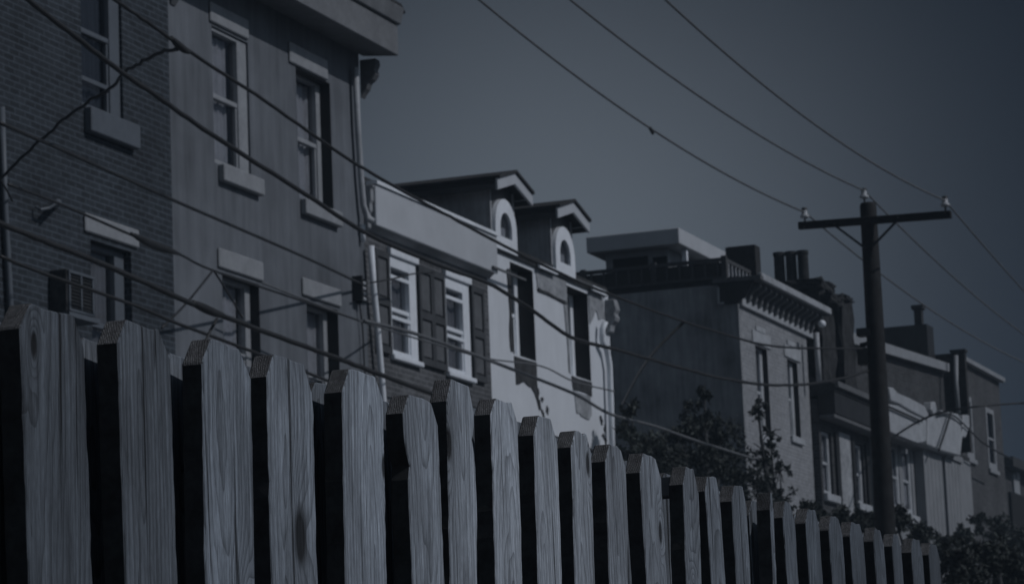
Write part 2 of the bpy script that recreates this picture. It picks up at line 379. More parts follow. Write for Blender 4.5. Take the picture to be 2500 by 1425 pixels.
lintel(H, 32.2, 33.42, 7.53, 7.77, 'trimS'); lintel(H, 34.58, 35.76, 7.53, 7.76, 'trimS')
m = MB()
m.prism([(31.0, 15.08, 11.0), (31.0, 15.08, 11.42), (31.0, 15.6, 11.42), (31.0, 15.6, 11.06)], (5.78, 0, 0))
m.prism([(30.98, 15.04, 11.424), (30.98, 14.98, 11.64), (30.98, 15.6, 11.66), (30.98, 15.6, 11.424)], (5.82, 0, 0))
co = m.build('cornice', 'fasciaS', H, bevel=.012)
m = MB(); m.tube([(36.2, 15.2, 11.7), (36.6, 15.14, 11.72), (36.82, 15.08, 11.68), (36.84, 15.04, 11.58)], .06); m.build('gutter', 'dark', co, smooth=True)
prof = [(15.59, 10.98), (15.36, 10.98), (15.345, 10.9), (15.38, 10.83), (15.36, 10.77), (15.41, 10.70), (15.47, 10.66), (15.50, 10.58), (15.545, 10.53), (15.59, 10.46)]
MB().prism([(36.64, y, z) for y, z in prof], (.14, 0, 0)).build('bracket', 'ltgrey', H, bevel=.01)
MB().prism([(31.1, y, z) for y, z in prof], (.14, 0, 0)).build('bracket', 'ltgrey', H, bevel=.01)
# cable rack on its wall
K = thing('cable_rack', at(885, 700, 15.55), 'dark upright cable rack with spool insulators on the stucco wall corner', 'cable rack')
a = at(876, 678, 15.5); b = at(890, 735, 15.5)
MB().box(a.x, a.x+.05, 15.46, 15.597, b.z, a.z+.03).box(a.x+.13, a.x+.18, 15.46, 15.597, b.z-.02, a.z).build('bracket', 'dark', K)
m = MB()
for i in range(4): m.tube([(a.x+.05, 15.48, a.z-.06-.07*i), (a.x+.13, 15.48, a.z-.06-.07*i)], .027)
m.build('spool', 'porc', K, smooth=True)
# downspouts
D = tag(MB().tube([at(868, 165, 15.52), at(873, 300, 15.52), at(881, 430, 15.52), at(887, 500, 15.52), at(893, 520, 15.50), at(901, 534, 15.45), at(911, 541, 15.4)], .044).build('downspout', 'trimC', smooth=True),
        'pale downpipe running down the stucco wall corner and kicking out at its foot', 'downpipe', 'downpipes')
D = tag(MB().tube([at(885, 548, 15.55), at(887, 590, 15.55)], .035).tube([at(906, 600, 15.5), at(912, 700, 15.5), at(916, 740, 15.5), at(921, 790, 15.5), at(935, 960, 15.5), at(950, 1200, 15.5)], .044).build('downspout', 'trim', smooth=True),
        'white downpipe at the left edge of the shuttered brick house', 'downpipe', 'downpipes')

# --- shuttered brick house
H = thing('shuttered_house', (39, YF, .13), 'low brick house with wide white metal fascia and panelled dark shutters', 'house', 'row houses')
opH = [(37.38, 38.32, 7.13, 8.46), (39.36, 40.30, 7.13, 8.46), (37.4, 38.4, 4.0, 5.8), (39.4, 40.3, 4.0, 5.8), (39.3, 40.3, .14, 2.4)]
shell(H, 'brickH', 36.645, 41.14, 9.3, opH)
for o in opH[:4]:
    w = window(H, *o, rec=-.03, fw=.05, fr=.25, ft=.15, cmat='blind2', mat='trim', midfrac=.46, curtain='full', sill=(o[0]+.0, o[1]+.09, o[2]-.075, o[2]-.004, .075, 'trim'), deep=.12, bars=(o[3]-.28, o[2]+.50))
    MB().box(o[0], o[1]+.04, 15.53, 15.597, o[3]+.003, o[3]+.13).build('head', 'trim', w, bevel=.01)
    for (sx0, sx1) in ((o[0]-.50, o[0]-.03), (o[1]+.06, o[1]+.55)):
        z0, z1 = o[2]-.02, o[3]+.02; m = MB()
        m.box(sx0, sx0+.07, 15.545, 15.596, z0, z1).box(sx1-.07, sx1, 15.545, 15.596, z0, z1)
        for za, zb_ in ((z0, z0+.09), ((z0+z1)/2-.05, (z0+z1)/2+.05), (z1-.09, z1)): m.box(sx0+.07, sx1-.07, 15.545, 15.596, za, zb_)
        m.box(sx0+.07, sx1-.07, 15.572, 15.59, z0+.09, z1-.09)
        for za, zb_ in ((z0+.12, (z0+z1)/2-.08), ((z0+z1)/2+.08, z1-.12)): m.box(sx0+.10, sx1-.10, 15.556, 15.571, za, zb_, 1)
        m.build('shutter', ['shut', 'rec'], H)
fx0, fx1 = at(919, 500, 15.46).x, at(1215, 630, 15.46).x
zt, zl = at(918, 450, 15.46).z, at(928, 553, 15.46).z
m = MB(); m.box(fx0, fx1, 15.46, 15.50, zl, zt)
MBc = m.build('fascia', 'fascia', H, bevel=.012)
MB().prism([(fx0+.01, 15.501, zl+.02), (fx0+.01, 15.501, zt-.01), (fx0+.01, 15.597, zt-.01), (fx0+.01, 15.597, zl-.06)], (fx1-fx0-.02, 0, 0)).build('soffit', 'trimS', MBc)
MB().box(fx0-.02, fx1, 15.43, 15.6, zt+.003, zt+.05).build('crown', 'trim', MBc)
prof = [(15.597, zt-.02), (15.46, zt-.02), (15.46, 9.26), (15.49, 9.23), (15.49, 9.08), (15.51, 9.04), (15.51, 8.94), (15.54, 8.90), (15.54, 8.72), (15.597, 8.68)]
MB().prism([(fx0-.10, y, z) for y, z in prof], (.095, 0, 0)).build('bracket', 'trimS', H, bevel=.008)

# --- whitewashed house with two dormers
H = thing('whitewashed_house', (44, YF, .13), 'peeling whitewashed house with two arched dormers and deep dark windows', 'house', 'row houses')
opM = [(42.10, 43.08, 7.70, 9.08), (44.60, 45.60, 7.68, 9.08), (42.1, 43.1, 3.8, 5.6), (44.6, 45.6, 3.8, 5.6), (42.1, 43.1, .14, 2.4)]
shell(H, 'peel', 41.145, 46.62, 9.2, opM)
for o in opM:
    w = window(H, *o, rec=.245, fw=.05, fr=.15, mat='trim', curtain=None, deep=.05)
    MB().box(o[1]-.012, o[1]-.002, YF+.002, YF+.244, o[2]+.004, o[3]-.013).box(o[0]+.002, o[1]-.002, YF+.002, YF+.244, o[3]-.012, o[3]-.002).build('shade_black', 'shade_black', w)  # black sheets stand for the shade inside these deep reveals
def patch(pts, mat, nm='bare_patch', th=.012, Y=YF-.003):
    """irregular area where the whitewash has come away, given on the wall face"""
    P = []; n = len(pts)
    for i in range(n):
        a = Vector(pts[i]); b = Vector(pts[(i+1) % n])
        for k in range(3):
            q = a.lerp(b, k/3); P.append((q.x+random.uniform(-.02, .02), Y, q.y+random.uniform(-.02, .02)))
    return MB().prism(P, (0, -th, 0)).build(nm, mat, H)
patch([(42.12, 7.68), (43.08, 7.68), (43.06, 7.3), (43.1, 7.1), (43.0, 7.15), (42.8, 7.28), (42.5, 7.33), (42.2, 7.25), (42.14, 7.25)], 'sootp')
patch([(43.02, 7.12), (43.14, 7.12), (43.18, 6.98), (43.1, 6.95)], 'sootp'); patch([(43.2, 7.0), (43.3, 6.96), (43.34, 6.86), (43.26, 6.88)], 'sootp')
patch([(44.66, 7.66), (45.58, 7.66), (45.56, 7.45), (44.7, 7.45)], 'sootp')
patch([(44.72, 7.44), (45.5, 7.44), (45.52, 7.15), (45.4, 7.05), (45.0, 7.08), (44.8, 7.12)], 'patch')
patch([(43.22, 9.14), (44.56, 9.14), (44.56, 8.80), (43.9, 8.84), (43.22, 8.84)], 'patch')
patch([(43.24, 8.84), (44.5, 8.80), (44.52, 8.76), (43.24, 8.80)], 'sootp', th=.02)
patch([(41.95, 8.95), (42.09, 8.95), (42.09, 7.72), (41.98, 7.72), (41.96, 7.95), (42.0, 8.3)], 'sootp')
patch([(44.42, 8.8), (44.59, 8.8), (44.59, 7.7), (44.52, 7.7), (44.5, 8.2)], 'patch')
patch([(45.62, 9.1), (46.3, 9.12), (46.4, 8.8), (46.1, 8.72), (45.95, 8.85), (45.64, 8.6)], 'patch')
for (px, py) in ((1468, 1030), (1476, 1045), (1472, 1062), (1466, 1020), (1478, 1075), (1322, 975), (1335, 1000), (1312, 955)):
    q = at(px, py, YF); s_ = .06
    patch([(q.x-s_, q.z), (q.x, q.z+s_*.8), (q.x+s_, q.z+.01), (q.x+.01, q.z-s_)], 'sootp')
m = MB(); m.box(41.26, 46.5, 15.54, 15.597, 9.2, 9.24); cn = m.build('cornice', 'ltgrey', H, bevel=.01)
MB().box(41.3, 46.45, 15.56, 15.597, 9.15, 9.197).build('moulding', 'dark', cn)
MB().box(43.15, 43.95, 15.50, 15.538, 9.14, 9.22).box(45.6, 46.25, 15.50, 15.538, 9.13, 9.21).build('crown', 'trim', cn)
prof = [(15.597, 9.1), (15.44, 9.1), (15.42, 9.02), (15.40, 8.93), (15.44, 8.86), (15.41, 8.80), (15.43, 8.74), (15.50, 8.68), (15.52, 8.58), (15.597, 8.55)]
MB().prism([(46.42, y, z) for y, z in prof], (.2, 0, 0)).build('bracket', 'patch', H, bevel=.012)
MB().tube([at(1478, 785, 15.45), at(1470, 805, 15.5), at(1470, 830, 15.5), at(1482, 855, 15.5), at(1488, 890, 15.5), at(1492, 1000, 15.5), at(1497, 1200, 15.5)], .05).build('downpipe', 'trim', H, smooth=True)
MB().box(40.95, 42.3, 15.42, 15.45, 8.80, 8.83).build('gutter', 'ltgrey', H)
def dormer(xc, lab):
    w = .50; x0, x1 = xc-w, xc+w; yb = 19.2; ze = 10.15; zr = 10.29
    base = MB()
    base.prism([(x0, 15.62, 9.28), (x1, 15.62, 9.28), (x1, 15.62, ze), (xc, 15.62, zr), (x0, 15.62, ze)], (0, yb-15.62, 0))
    d = base.build('dormer', 'side_fill', H)  # sides coloured lighter than the front siding: fill light painted in
    MB().prism([(x0+.046, 15.60, 9.28), (x1-.046, 15.60, 9.28), (x1-.046, 15.60, ze+.01), (xc, 15.60, zr-.01), (x0+.046, 15.60, ze+.01)], (0, .017, 0)).build('gable_front', 'siding', d)
    if lab: d['label'] = lab
    o = .235; yr = 15.36; sl = (zr-ze)/w
    def rk(y0, y1, t0, t1, mi, mat, nm, bevel=0, ins=0.0):
        e0 = ze-sl*(o-ins)
        P = [(x0-o+ins, y0, e0+t0), (xc, y0, zr+t0), (x1+o-ins, y0, e0+t0), (x1+o-ins, y0, e0+t1), (xc, y0, zr+t1), (x0-o+ins, y0, e0+t1)]
        MB().prism(P, (0, y1-y0, 0)).build(nm, mat, d, bevel=bevel)
    rk(yr-.035, yb, .06, .10, 0, 'roof', 'roof')
    rk(yr, yr+.04, -.115, .058, 0, 'fascia', 'rake_board', .006)
    rk(yr+.042, yb, -.015, .055, 0, 'dark', 'roof_deck', ins=.01)
    # eave boards along the sides
    MB().box(x0-o, x0-o+.03, yr+.045, yb, ze-sl*o-.10, ze-sl*o-.018).box(x1+o-.03, x1+o, yr+.045, yb, ze-sl*o-.10, ze-sl*o-.018).build('eave_board', 'siding', d)
    # front corner boards
    MB().box(x0-.004, x0+.045, 15.58, 15.617, 9.3, ze-.02).build('corner_board', 'trimC', d)
    MB().box(x1-.045, x1+.004, 15.58, 15.617, 9.3, ze-.02).build('corner_board', 'trimC', d)
    # arched window
    def arch(ro, zs, zb, n=20): return [(xc+.0+ro*math.cos(math.pi*k/n), zs+ro*1.0*math.sin(math.pi*k/n)) for k in range(n+1)], zb
    zs, ro, ri, zbt, zin = 9.52, .445, .24, 9.18, 9.38
    m = MB(); n = 22; k0 = len(m.v); vs = []
    for y in (15.53, 15.61):
        for rr in (ro, ri):
            zz = zbt if rr == ro else zin
            vs.append((xc+rr, y, zz)); vs += [(xc+rr*math.cos(math.pi*k/n), y, zs+rr*1.0*math.sin(math.pi*k/n)) for k in range(n+1)]; vs.append((xc-rr, y, zz))
    c = n+3; fs = []
    for i in range(c-1):
        fs.append((i, i+1, c+i+1, c+i)); fs.append((2*c+i, 3*c+i, 3*c+i+1, 2*c+i+1))
        fs.append((i, 2*c+i, 2*c+i+1, i+1)); fs.append((c+i, c+i+1, 3*c+i+1, 3*c+i))
    fs += [(0, c, 2*c-1, c-1), (2*c, 3*c-1, 4*c-1, 3*c), (0, c-1, 3*c-1, 2*c), (c, 3*c, 4*c-1, 2*c-1)]
    m.add(vs, fs); m.build('arch_trim', 'trim', d)
    P = [(xc+ri*.99, 15.565, zin+.005)]+[(xc+ri*.99*math.cos(math.pi*k/n), 15.565, zs+ri*.99*math.sin(math.pi*k/n)) for k in range(n+1)]+[(xc-ri*.99, 15.565, zin+.005)]
    MB().prism(P, (0, .008, 0)).build('pane', 'glass', d)
    P2 = [(a, 15.61, b) for a, _, b in P]; MB().prism(P2, (0, .006, 0)).build('blind', 'ltgrey', d)
    MB().box(xc-ri, xc+ri*.4, 15.585, 15.6, zin+.02, zin+.16).build('curtain', 'cloth', d)
dormer(41.83, 'left dormer of the pair, its dark side running back to the stucco house')
dormer(44.42, 'right dormer of the pair, nearer the roof deck')
for X, z in ((46.0, 9.55),):
    pass

# --- tall narrow house with bracketed cornice and roof deck
H = thing('cornice_house', (56.7, YF, .13), 'tall house with dark windowless side wall and bracketed cornice above a pale brick front', 'house', 'row houses')
opC = [(55.20, 56.0, 7.75, 9.45), (57.4, 58.15, 7.95, 9.45), (55.2, 56.0, 4.4, 6.2), (57.4, 58.2, 4.4, 6.2), (57.4, 58.3, .14, 2.5)]
shell(H, 'brickC', 54.262, 58.95, 10.5, opC)
for o in opC: window(H, *o, rec=.10, fw=.05, fr=.18, shade_black=True, mat='trimC', curtain='full', sill=(o[0]-.05, o[1]+.06, o[2]-.14, o[2]-.004, .06, 'trimC'), deep=.06)
MB().box(54.2, 54.26, 15.75, 24.55, .14, 10.48).box(54.2, 54.26, 15.603, 15.749, .14, 10.1).build('side_wall', 'stuccoD', H)
for o in opC[:2]:
    lintel(H, o[0]-.2, o[1]+.22, o[3]+.02, o[3]+.27, 'trimC', pr=.03)
    MB().box(o[0]+.05, o[1]-.15, YF-.03, YF-.003, o[3]+.272, o[3]+.38).build('keystone', 'trimC', H, bevel=.01)
m = MB(); m.box(54.3, 59.3, 15.14, 15.22, 10.52, 10.655); cn = m.build('cornice', 'trimC', H, bevel=.012)
MB().box(54.3, 59.28, 15.221, 15.6, 10.50, 10.60).build('soffit', 'ltgrey', cn)
MB().box(54.26, 59.25, 15.53, 15.597, 10.06, 10.24).build('frieze', 'trimC', cn, bevel=.01)
MB().box(54.1, 54.295, 15.12, 16.05, 10.50, 10.58).build('cornice_return', 'ltgrey', cn)
m = MB(); m.prism([(54.13, 15.25, 10.49), (54.13, 15.95, 10.49), (54.13, 15.95, 10.12), (54.13, 15.62, 10.10), (54.13, 15.45, 10.2)], (.068, 0, 0)); m.build('end_bracket', 'dark', cn)
MB().box(54.105, 54.125, 15.93, 15.97, 10.12, 10.42).box(54.105, 54.125, 15.85, 15.929, 10.10, 10.14).build('clip', 'trimC', cn)
br = None
for i in range(13):
    x = 54.5+i*.37
    P = [(x, 15.526, 10.49), (x, 15.26, 10.49), (x, 15.25, 10.43), (x, 15.32, 10.38), (x, 15.42, 10.33), (x, 15.45, 10.22), (x, 15.49, 10.16), (x, 15.526, 10.15)]
    if br is None: br = MB().prism(P, (.11, 0, 0)).build('bracket', 'ltgrey', H)
    else:
        b2 = br.copy(); COL.objects.link(b2); b2.parent = H; b2.location = br.location+Vector((i*.37, 0, 0))
# chimney box near the front of its roof
MB().box(56.0, 56.35, 15.73, 16.32, 10.62, 11.50).box(56.04, 56.31, 15.77, 16.28, 11.502, 11.51).build('chimney', 'chim', H)
# roof deck railing
Rr = thing('deck_railing', (54.3, 16, 10.6), 'dark timber railing round the roof deck of the tall cornice house', 'railing')
MB().box(54.23, 54.29, 15.83, 19.9, 10.93, 11.0).box(54.295, 58.8, 15.83, 15.89, 10.93, 11.0).build('handrail', 'rail', Rr)
MB().box(54.23, 54.29, 15.9, 19.9, 10.60, 10.65).box(54.295, 58.8, 15.84, 15.88, 10.62, 10.66).build('bottom_rail', 'rail', Rr)
bs = None
for i in range(16):
    y = 15.95+i*.25
    if bs is None: bs = MB().box(54.235, 54.275, y, y+.04, 10.652, 10.928).build('baluster', 'rail', Rr)
    else: c = bs.copy(); COL.objects.link(c); c.parent = Rr; c.location = bs.location+Vector((0, i*.25, 0))
MB().box(54.28, 54.298, 15.9, 19.9, 10.66, 10.92).build('screen', 'dark', Rr)
bs = None
for i in range(18):
    x = 54.5+i*.24
    if bs is None: bs = MB().box(x, x+.045, 15.84, 15.88, 10.662, 10.928).build('baluster', 'trimC', Rr)
    else: c = bs.copy(); COL.objects.link(c); c.parent = Rr; c.location = bs.location+Vector((i*.24, 0, 0))
for p in ((54.23, 15.82), (54.23, 17.2), (54.23, 18.6), (54.23, 19.9)):
    MB().box(p[0]-.01, p[0]+.09, p[1]-.02, p[1]+.08, 10.6, 11.03).build('post', 'rail', Rr)
# roof pavilion
Pv = thing('roof_pavilion', (56, 17.8, 10.62), 'flat-roofed pale pavilion standing on the roof deck', 'pavilion')
MB().box(54.6, 57.9, 16.80, 18.66, 11.41, 11.72).build('roof', 'fascia', Pv, bevel=.015)
MB().box(54.95, 57.6, 17.15, 18.4, 10.63, 11.405).build('wall', 'penth', Pv)
MB().box(54.93, 54.948, 17.55, 18.25, 10.9, 11.30).build('window', 'black', Pv)
MB().box(54.93, 54.948, 17.17, 17.45, 10.9, 11.26).build('window', 'black', Pv)
MB().box(55.2, 55.3, 16.86, 16.95, 10.63, 11.405).box(57.7, 57.8, 16.86, 16.95, 10.63, 11.405).build('post', 'trim', Pv)

# --- next house right of the pale brick front: sooty walls, chimneys
H = thing('sooty_house', (62, YF, .13), 'dark sooty brick house half hidden behind the utility pole', 'house', 'row houses')
opE = [(59.12, 59.9, 6.95, 8.22), (61.7, 62.5, 6.95, 8.2), (59.2, 60.0, 4, 5.8), (61.7, 62.5, 4, 5.8)]
shell(H, 'brickE', 58.96, 63.0, 8.7, opE, yf=15.45)
for o in opE: window(H, *o, yf=15.45, rec=.06, fw=.07, fr=.12, mat='trimC', curtain='full', sill=(o[0]-.1, o[1]+.15, o[2]-.16, o[2]-.004, .1, 'trimC'), deep=.07)
MB().box(60.4, 61.3, 15.41, 15.447, 6.6, 8.3).build('panel', 'patch', H)
for x_ in (60.08, 61.38, 62.58): MB().box(x_, x_+.24, 15.395, 15.447, 6.9, 8.25).build('shutter', 'shade_black', H)  # real dark shutters, same black as the painted reveal shade
m = MB(); m.box(59.0, 63.0, 15.0, 15.08, 9.02, 9.14).box(59.0, 63.0, 15.12, 15.44, 8.42, 8.50); m.build('gutter', 'ltgrey', H, bevel=.01)
MB().prism([(59.0, 15.085, 9.1), (59.0, 15.79, 9.35), (59.0, 15.79, 8.83), (59.0, 15.085, 8.95)], (4.0, 0, 0)).build('roof_slope', 'roof', H)
MB().box(59.0, 63.0, 15.1, 15.44, 8.51, 8.93).build('frieze', 'dark', H)
# upper part set back, with the long pale fascia
a, b, c, d = at(2045, 805, 15.75), at(2306, 888, 15.75), at(2306, 908, 15.75), at(2045, 832, 15.75)
MB().prism([(a.x, 15.8, 8.83), (b.x, 15.8, 8.83), (b.x, 15.8, c.z+.02), (a.x, 15.8, d.z+.02)], (0, 8, 0)).build('upper_wall', 'brickE', H)
MB().prism([a, b, c, d], (0, -.12, 0)).prism([a+Vector((0, 0, .05)), b+Vector((0, 0, .05)), b, a], (0, 3, 0)).build('long_fascia', 'trimS', H)
p0 = atx(2155, 800, 72.2); p1 = atx(2262, 790, 72.2)
m = MB().box(72.2, 72.9, p1.y, p0.y, 10.3, p1.z); m.build('roof_hatch', 'dark', H)
q = atx(2250, 745, 72.5); m = MB().box(72.4, 72.62, q.y, q.y+.18, p1.z+.002, q.z-.1).box(72.35, 72.67, q.y-.05, q.y+.23, q.z-.098, q.z); m.build('chimney', 'chim', H)
# party wall stack with three pots
Ck = thing('chimney_stack', (60.2, 16.6, 10.4), 'crumbling sooty chimney stack with three tall pots against the sky', 'chimney')
q0 = atx(1880, 700, 60.0); q1 = atx(2008, 700, 60.0)
y0, y1 = q1.y, q0.y
m = MB()
zc = atx(1950, 685, 60).z
def rough_box(m, x0, x1, y0, y1, z0, z1, n=5, j=.035):
    bm = bmesh.new(); bmesh.ops.create_cube(bm, size=1); bmesh.ops.subdivide_edges(bm, edges=bm.edges, cuts=n, use_grid_fill=True)
    for v in bm.verts:
        v.co = Vector((x0+(v.co.x+.5)*(x1-x0), y0+(v.co.y+.5)*(y1-y0), z0+(v.co.z+.5)*(z1-z0))) + Vector([random.uniform(-j, j) for _ in range(3)])
    bm.verts.ensure_lookup_table(); m.add([v.co for v in bm.verts], [tuple(v.index for v in f.verts) for f in bm.faces]); bm.free()
rough_box(m, 60.0, 61.0, y0+.06, y1-.08, 9.2, zc-.2); rough_box(m, 59.95, 61.05, y0, y1, zc-.2, zc+.02); rough_box(m, 60.1, 60.9, y0-.16, y1-.7, zc-.5, zc-.28)
m.build('stack', 'chim', Ck)
for px in (1903, 1932, 1961):
    q = atx(px, 650, 60.3); zt_ = atx(px, 612+(1961-px)*.08, 60.3).z
    MB().tube([(60.3, q.y, zc), (60.3, q.y, zt_-.08), (60.3, q.y, zt_-.07), (60.3, q.y, zt_)], [.115, .11, .125, .125], 14).build('chimney_pot', 'chim', Ck)
Ck = thing('chimney_stack', (61.3, 16.2, 9), 'lower ragged sooty chimney stack just left of the utility pole', 'chimney')
q0 = atx(1992, 720, 61.0); q1 = atx(2044, 720, 61.0); m = MB()
rough_box(m, 61.3, 62.2, q1.y, q0.y, 8.6, atx(2020, 722, 61).z, 6, .03)
m.build('stack', 'chim', Ck)
m = MB(); rough_box(m, 61.25, 62.25, q1.y-.03, q0.y+.03, atx(2020, 722, 61).z-.02, atx(2020, 712, 61).z, 4, .04); m.build('cap', 'chim', Ck)
# its pipes
tag(MB().tube([at(1993, 812, 15.3), at(1996, 870, 15.3), at(2000, 930, 15.3)], .055).build('downspout', 'trimC', smooth=True), 'pale downpipe right of the bracketed cornice, below a round hopper', 'downpipe', 'downpipes')
m = MB(); c0 = at(2007, 790, 15.1)
m.tube([c0+Vector((-.1, 0, 0)), c0+Vector((-.07, 0, 0)), c0+Vector((0, 0, 0)), c0+Vector((.07, 0, 0)), c0+Vector((.1, 0, 0))], [.02, .06, .075, .06, .02], 14)
tag(m.build('rain_hopper', 'trim', smooth=True), 'small round white hopper at the right end of the bracketed cornice', 'hopper')
tag(MB().tube([at(2030, 740, 15.9), at(2034, 830, 15.9), at(2041, 935, 15.9)], .04).build('downspout', 'trimC', smooth=True), 'thin pale pipe on the lower chimney stack left of the pole', 'downpipe', 'downpipes')

# --- white fronted house behind and right of the pole
H = thing('white_fronted_house', (69, YF, .13), 'house with tattered white mansard front and broad white pilasters right of the pole', 'house', 'row houses')
wz = 8.75
opW = [(64.5, 65.45, 7.0, 8.5), (65.75, 66.6, 7.0, 8.5), (65.5, 66.55, 3.9, 5.6)]
shell(H, 'white_wall', 63.01, 72.9, wz, opW, yf=15.4, depth=1.4)
for o in opW: window(H, *o, yf=15.4, rec=.02, fw=.12, fr=.16, mat='trimC', curtain='full', sill=(o[0]-.05, o[1]+.1, o[2]-.2, o[2]-.004, .12, 'trimC'), deep=.06)
def wp(*pts, Y=14.95): return [at(x, y, Y) for x, y in pts]
m = MB()
m.prism(wp((2162, 1012), (2170, 985), (2195, 990), (2225, 1008), (2262, 1025), (2262, 1078), (2240, 1082), (2200, 1066), (2163, 1050), (2166, 1030)), (0, .25, 0))
m.build('mansard_panel', 'trimC', H, bevel=.02)
MB().prism(wp((2170, 944), (2182, 946), (2192, 958), (2230, 975), (2258, 990), (2268, 1012), (2263, 1022), (2225, 1003), (2195, 985), (2176, 978)), (0, .2, 0)).build('awning', 'trimC', H, bevel=.02)
MB().prism(wp((2266, 1020), (2290, 1008), (2345, 1032), (2350, 1065), (2345, 1112), (2300, 1100), (2265, 1085)), (0, .25, 0)).build('mansard_panel', 'trimC', H, bevel=.02)
MB().prism(wp((2275, 980), (2284, 980), (2288, 1005), (2280, 1012), (2274, 1000)), (0, .2, 0)).build('finial', 'trimC', H, bevel=.02)
MB().prism(wp((2296, 1000), (2340, 1010), (2352, 1030), (2344, 1032), (2300, 1012)), (0, .25, 0)).build('crest', 'trimC', H, bevel=.02)
MB().prism(wp((2352, 1012), (2366, 1012), (2368, 1040), (2358, 1068), (2350, 1066)), (0, .2, 0)).build('finial', 'trimC', H, bevel=.02)
MB().prism(wp((2163, 1052), (2264, 1088), (2264, 1097), (2163, 1062), Y=14.93), (0, .3, 0)).build('eave', 'dark', H)
for a_, b_ in ((2254, 2299), (2306, 2345)):
    p = at((a_+b_)/2, 1200, 15.2); x0 = at(a_, 1160, 15.2).x; x1 = at(b_, 1160, 15.2).x
    m = MB(); n = 5; w_ = (x1-x0)/n
    for i in range(n): m.box(x0+i*w_, x0+(i+1)*w_-.02, 15.17, 15.38, 3.0, 8.62-.1)
    m.box(x0-.02, x1+.02, 15.12, 15.39, 8.525, 8.66)
    m.build('pilaster', 'white_wall', H)
# --- last brick house
H = thing('end_house', (75.5, YF, .13), 'plain dark brick house at the far right with slim white framed windows', 'house', 'row houses')
opG = [(73.5, 74.35, 8.95, 10.5), (76.0, 77.0, 8.9, 10.45), (73.6, 74.3, 4.5, 6.3), (76.4, 77.1, 4.5, 6.3)]
shell(H, 'brickG', 72.95, 78.0, 11.32, opG)
for o in opG: window(H, *o, rec=-.02, fw=.13, fr=.13, mat='trimS', curtain=None, deep=.08, shade_black=False, sill=(o[0]-.05, o[1]+.05, o[2]-.12, o[2]-.004, .07, 'trimS'))
MB().box(72.9, 78.1, 15.45, 15.597, 11.28, 11.40).build('cornice', 'trimS', H, bevel=.01)
MB().box(72.74, 72.94, 15.34, 15.62, 9.0, 11.42).box(72.64, 72.94, 15.30, 15.68, 11.422, 11.48).build('party_wall', 'chim', H)
MB().tube([at(2334, 868, 15.4), at(2334, 935, 15.4), at(2340, 1010, 15.4)], .055).build('downpipe', 'trimS', H, smooth=True)
# --- dark garage beyond
H = thing('garage', (95, 17, 0), 'dark low garage beyond the end of the row at the right edge', 'garage')
p = at(2448, 1118, 19.0); q = at(2560, 1118, 19.0)
MB().box(p.x, p.x+22, 19, 30, 0, p.z-.3).build('wall', 'brickE', H)
MB().box(p.x-.4, p.x+22.4, 18.6, 30.4, p.z-.298, p.z+.0).build('roof', 'roof', H)
a = at(2475, 1140, 18.98)
MB().box(a.x, a.x+.5, 18.9, 18.997, a.z-.35, a.z+.1).build('vent', 'trimS', H)
a = at(2462, 1200, 18.98)
MB().box(a.x, a.x+9, 18.9, 18.997, 0, a.z).build('door', 'black', H)
a = at(2470, 1148, 18.98); MB().box(a.x, a.x+.9, 18.93, 18.996, a.z-.7, a.z-.1).build('sign_board', 'trimS', H)

# ------------------------------------------------------------------ utility pole
PX = 43.32; PY = 10.42
Pl = thing('utility_pole', (PX, PY, .13), 'dark timber utility pole with crossarm and three insulators', 'utility pole')
zt = 9.62
MB().tube([(PX-.1, PY+.04, .1), (PX-.06, PY+.02, 4), (PX-.02, PY, 7.5), (PX, PY, zt-.04), (PX, PY, zt)], [.17, .155, .135, .122, .105], 16).build('shaft', 'pole', Pl, smooth=True)
ya, yb_ = 9.17, 11.45; z1_, z0_ = 9.30, 9.365
v = [(PX-.17, ya, z1_-.055), (PX-.17, ya, z1_+.055), (PX-.17, yb_, z0_+.055), (PX-.17, yb_, z0_-.055)]
MB().prism(v, (.09, 0, 0)).build('crossarm', 'pole', Pl, bevel=.008)
for s_, yy in ((1, 10.85), (-1, 9.99)):
    MB().prism([(PX-.155, yy, 9.29), (PX-.155, yy+s_*.05, 9.29), (PX-.155, PY+s_*.07, 8.93), (PX-.155, PY+s_*.02, 8.93)], (.02, 0, 0)).build('brace', 'dark', Pl)
INS = [(PX-.125, 11.35, 9.54), (PX, 10.47, 9.76), (PX-.125, 9.25, 9.49)]
for (x, y, z) in INS:
    pin = MB().tube([(x, y, z-.16), (x, y, z-.03)], .014, 8).build('insulator_pin', 'dark', Pl)
    MB().tube([(x, y, z-.07), (x, y, z-.055), (x, y, z-.02), (x, y, z-.015), (x, y, z+.02), (x, y, z+.05), (x, y, z+.075)], [.045, .075, .06, .04, .045, .035, .02], 14).build('insulator', 'porc', Pl, smooth=True)
    MB().tube([(x, y, z+.05), (x, y, z+.085)], [.045, .038], 12).build('insulator_cap', 'dark', Pl)
for yy in (11.36, 9.26, 10.9, 9.95):
    MB().tube([(PX-.2, yy, 9.33), (PX-.05, yy, 9.33)], .014, 8).build('bolt', 'dark', Pl)
c0 = atx(2110, 812, PX); MB().box(PX-.16, PX+.05, c0.y-.12, c0.y+.08, c0.z-.06, c0.z+.05).tube([(PX, PY+.1, c0.z-.16), (PX, PY+.24, c0.z-.18)], .035).build('cable_clamp', 'dark', Pl)
c1 = atx(2108, 865, PX); MB().box(PX-.14, PX+.05, c1.y-.10, c1.y+.06, c1.z-.16, c1.z+.08).build('cable_box', 'dark', Pl)
MB().tube([(PX-.13, PY-.03, 1), (PX-.11, PY-.03, 5), (PX-.10, PY-.03, 8.6)], .014, 6).build('ground_wire', 'dark', Pl)

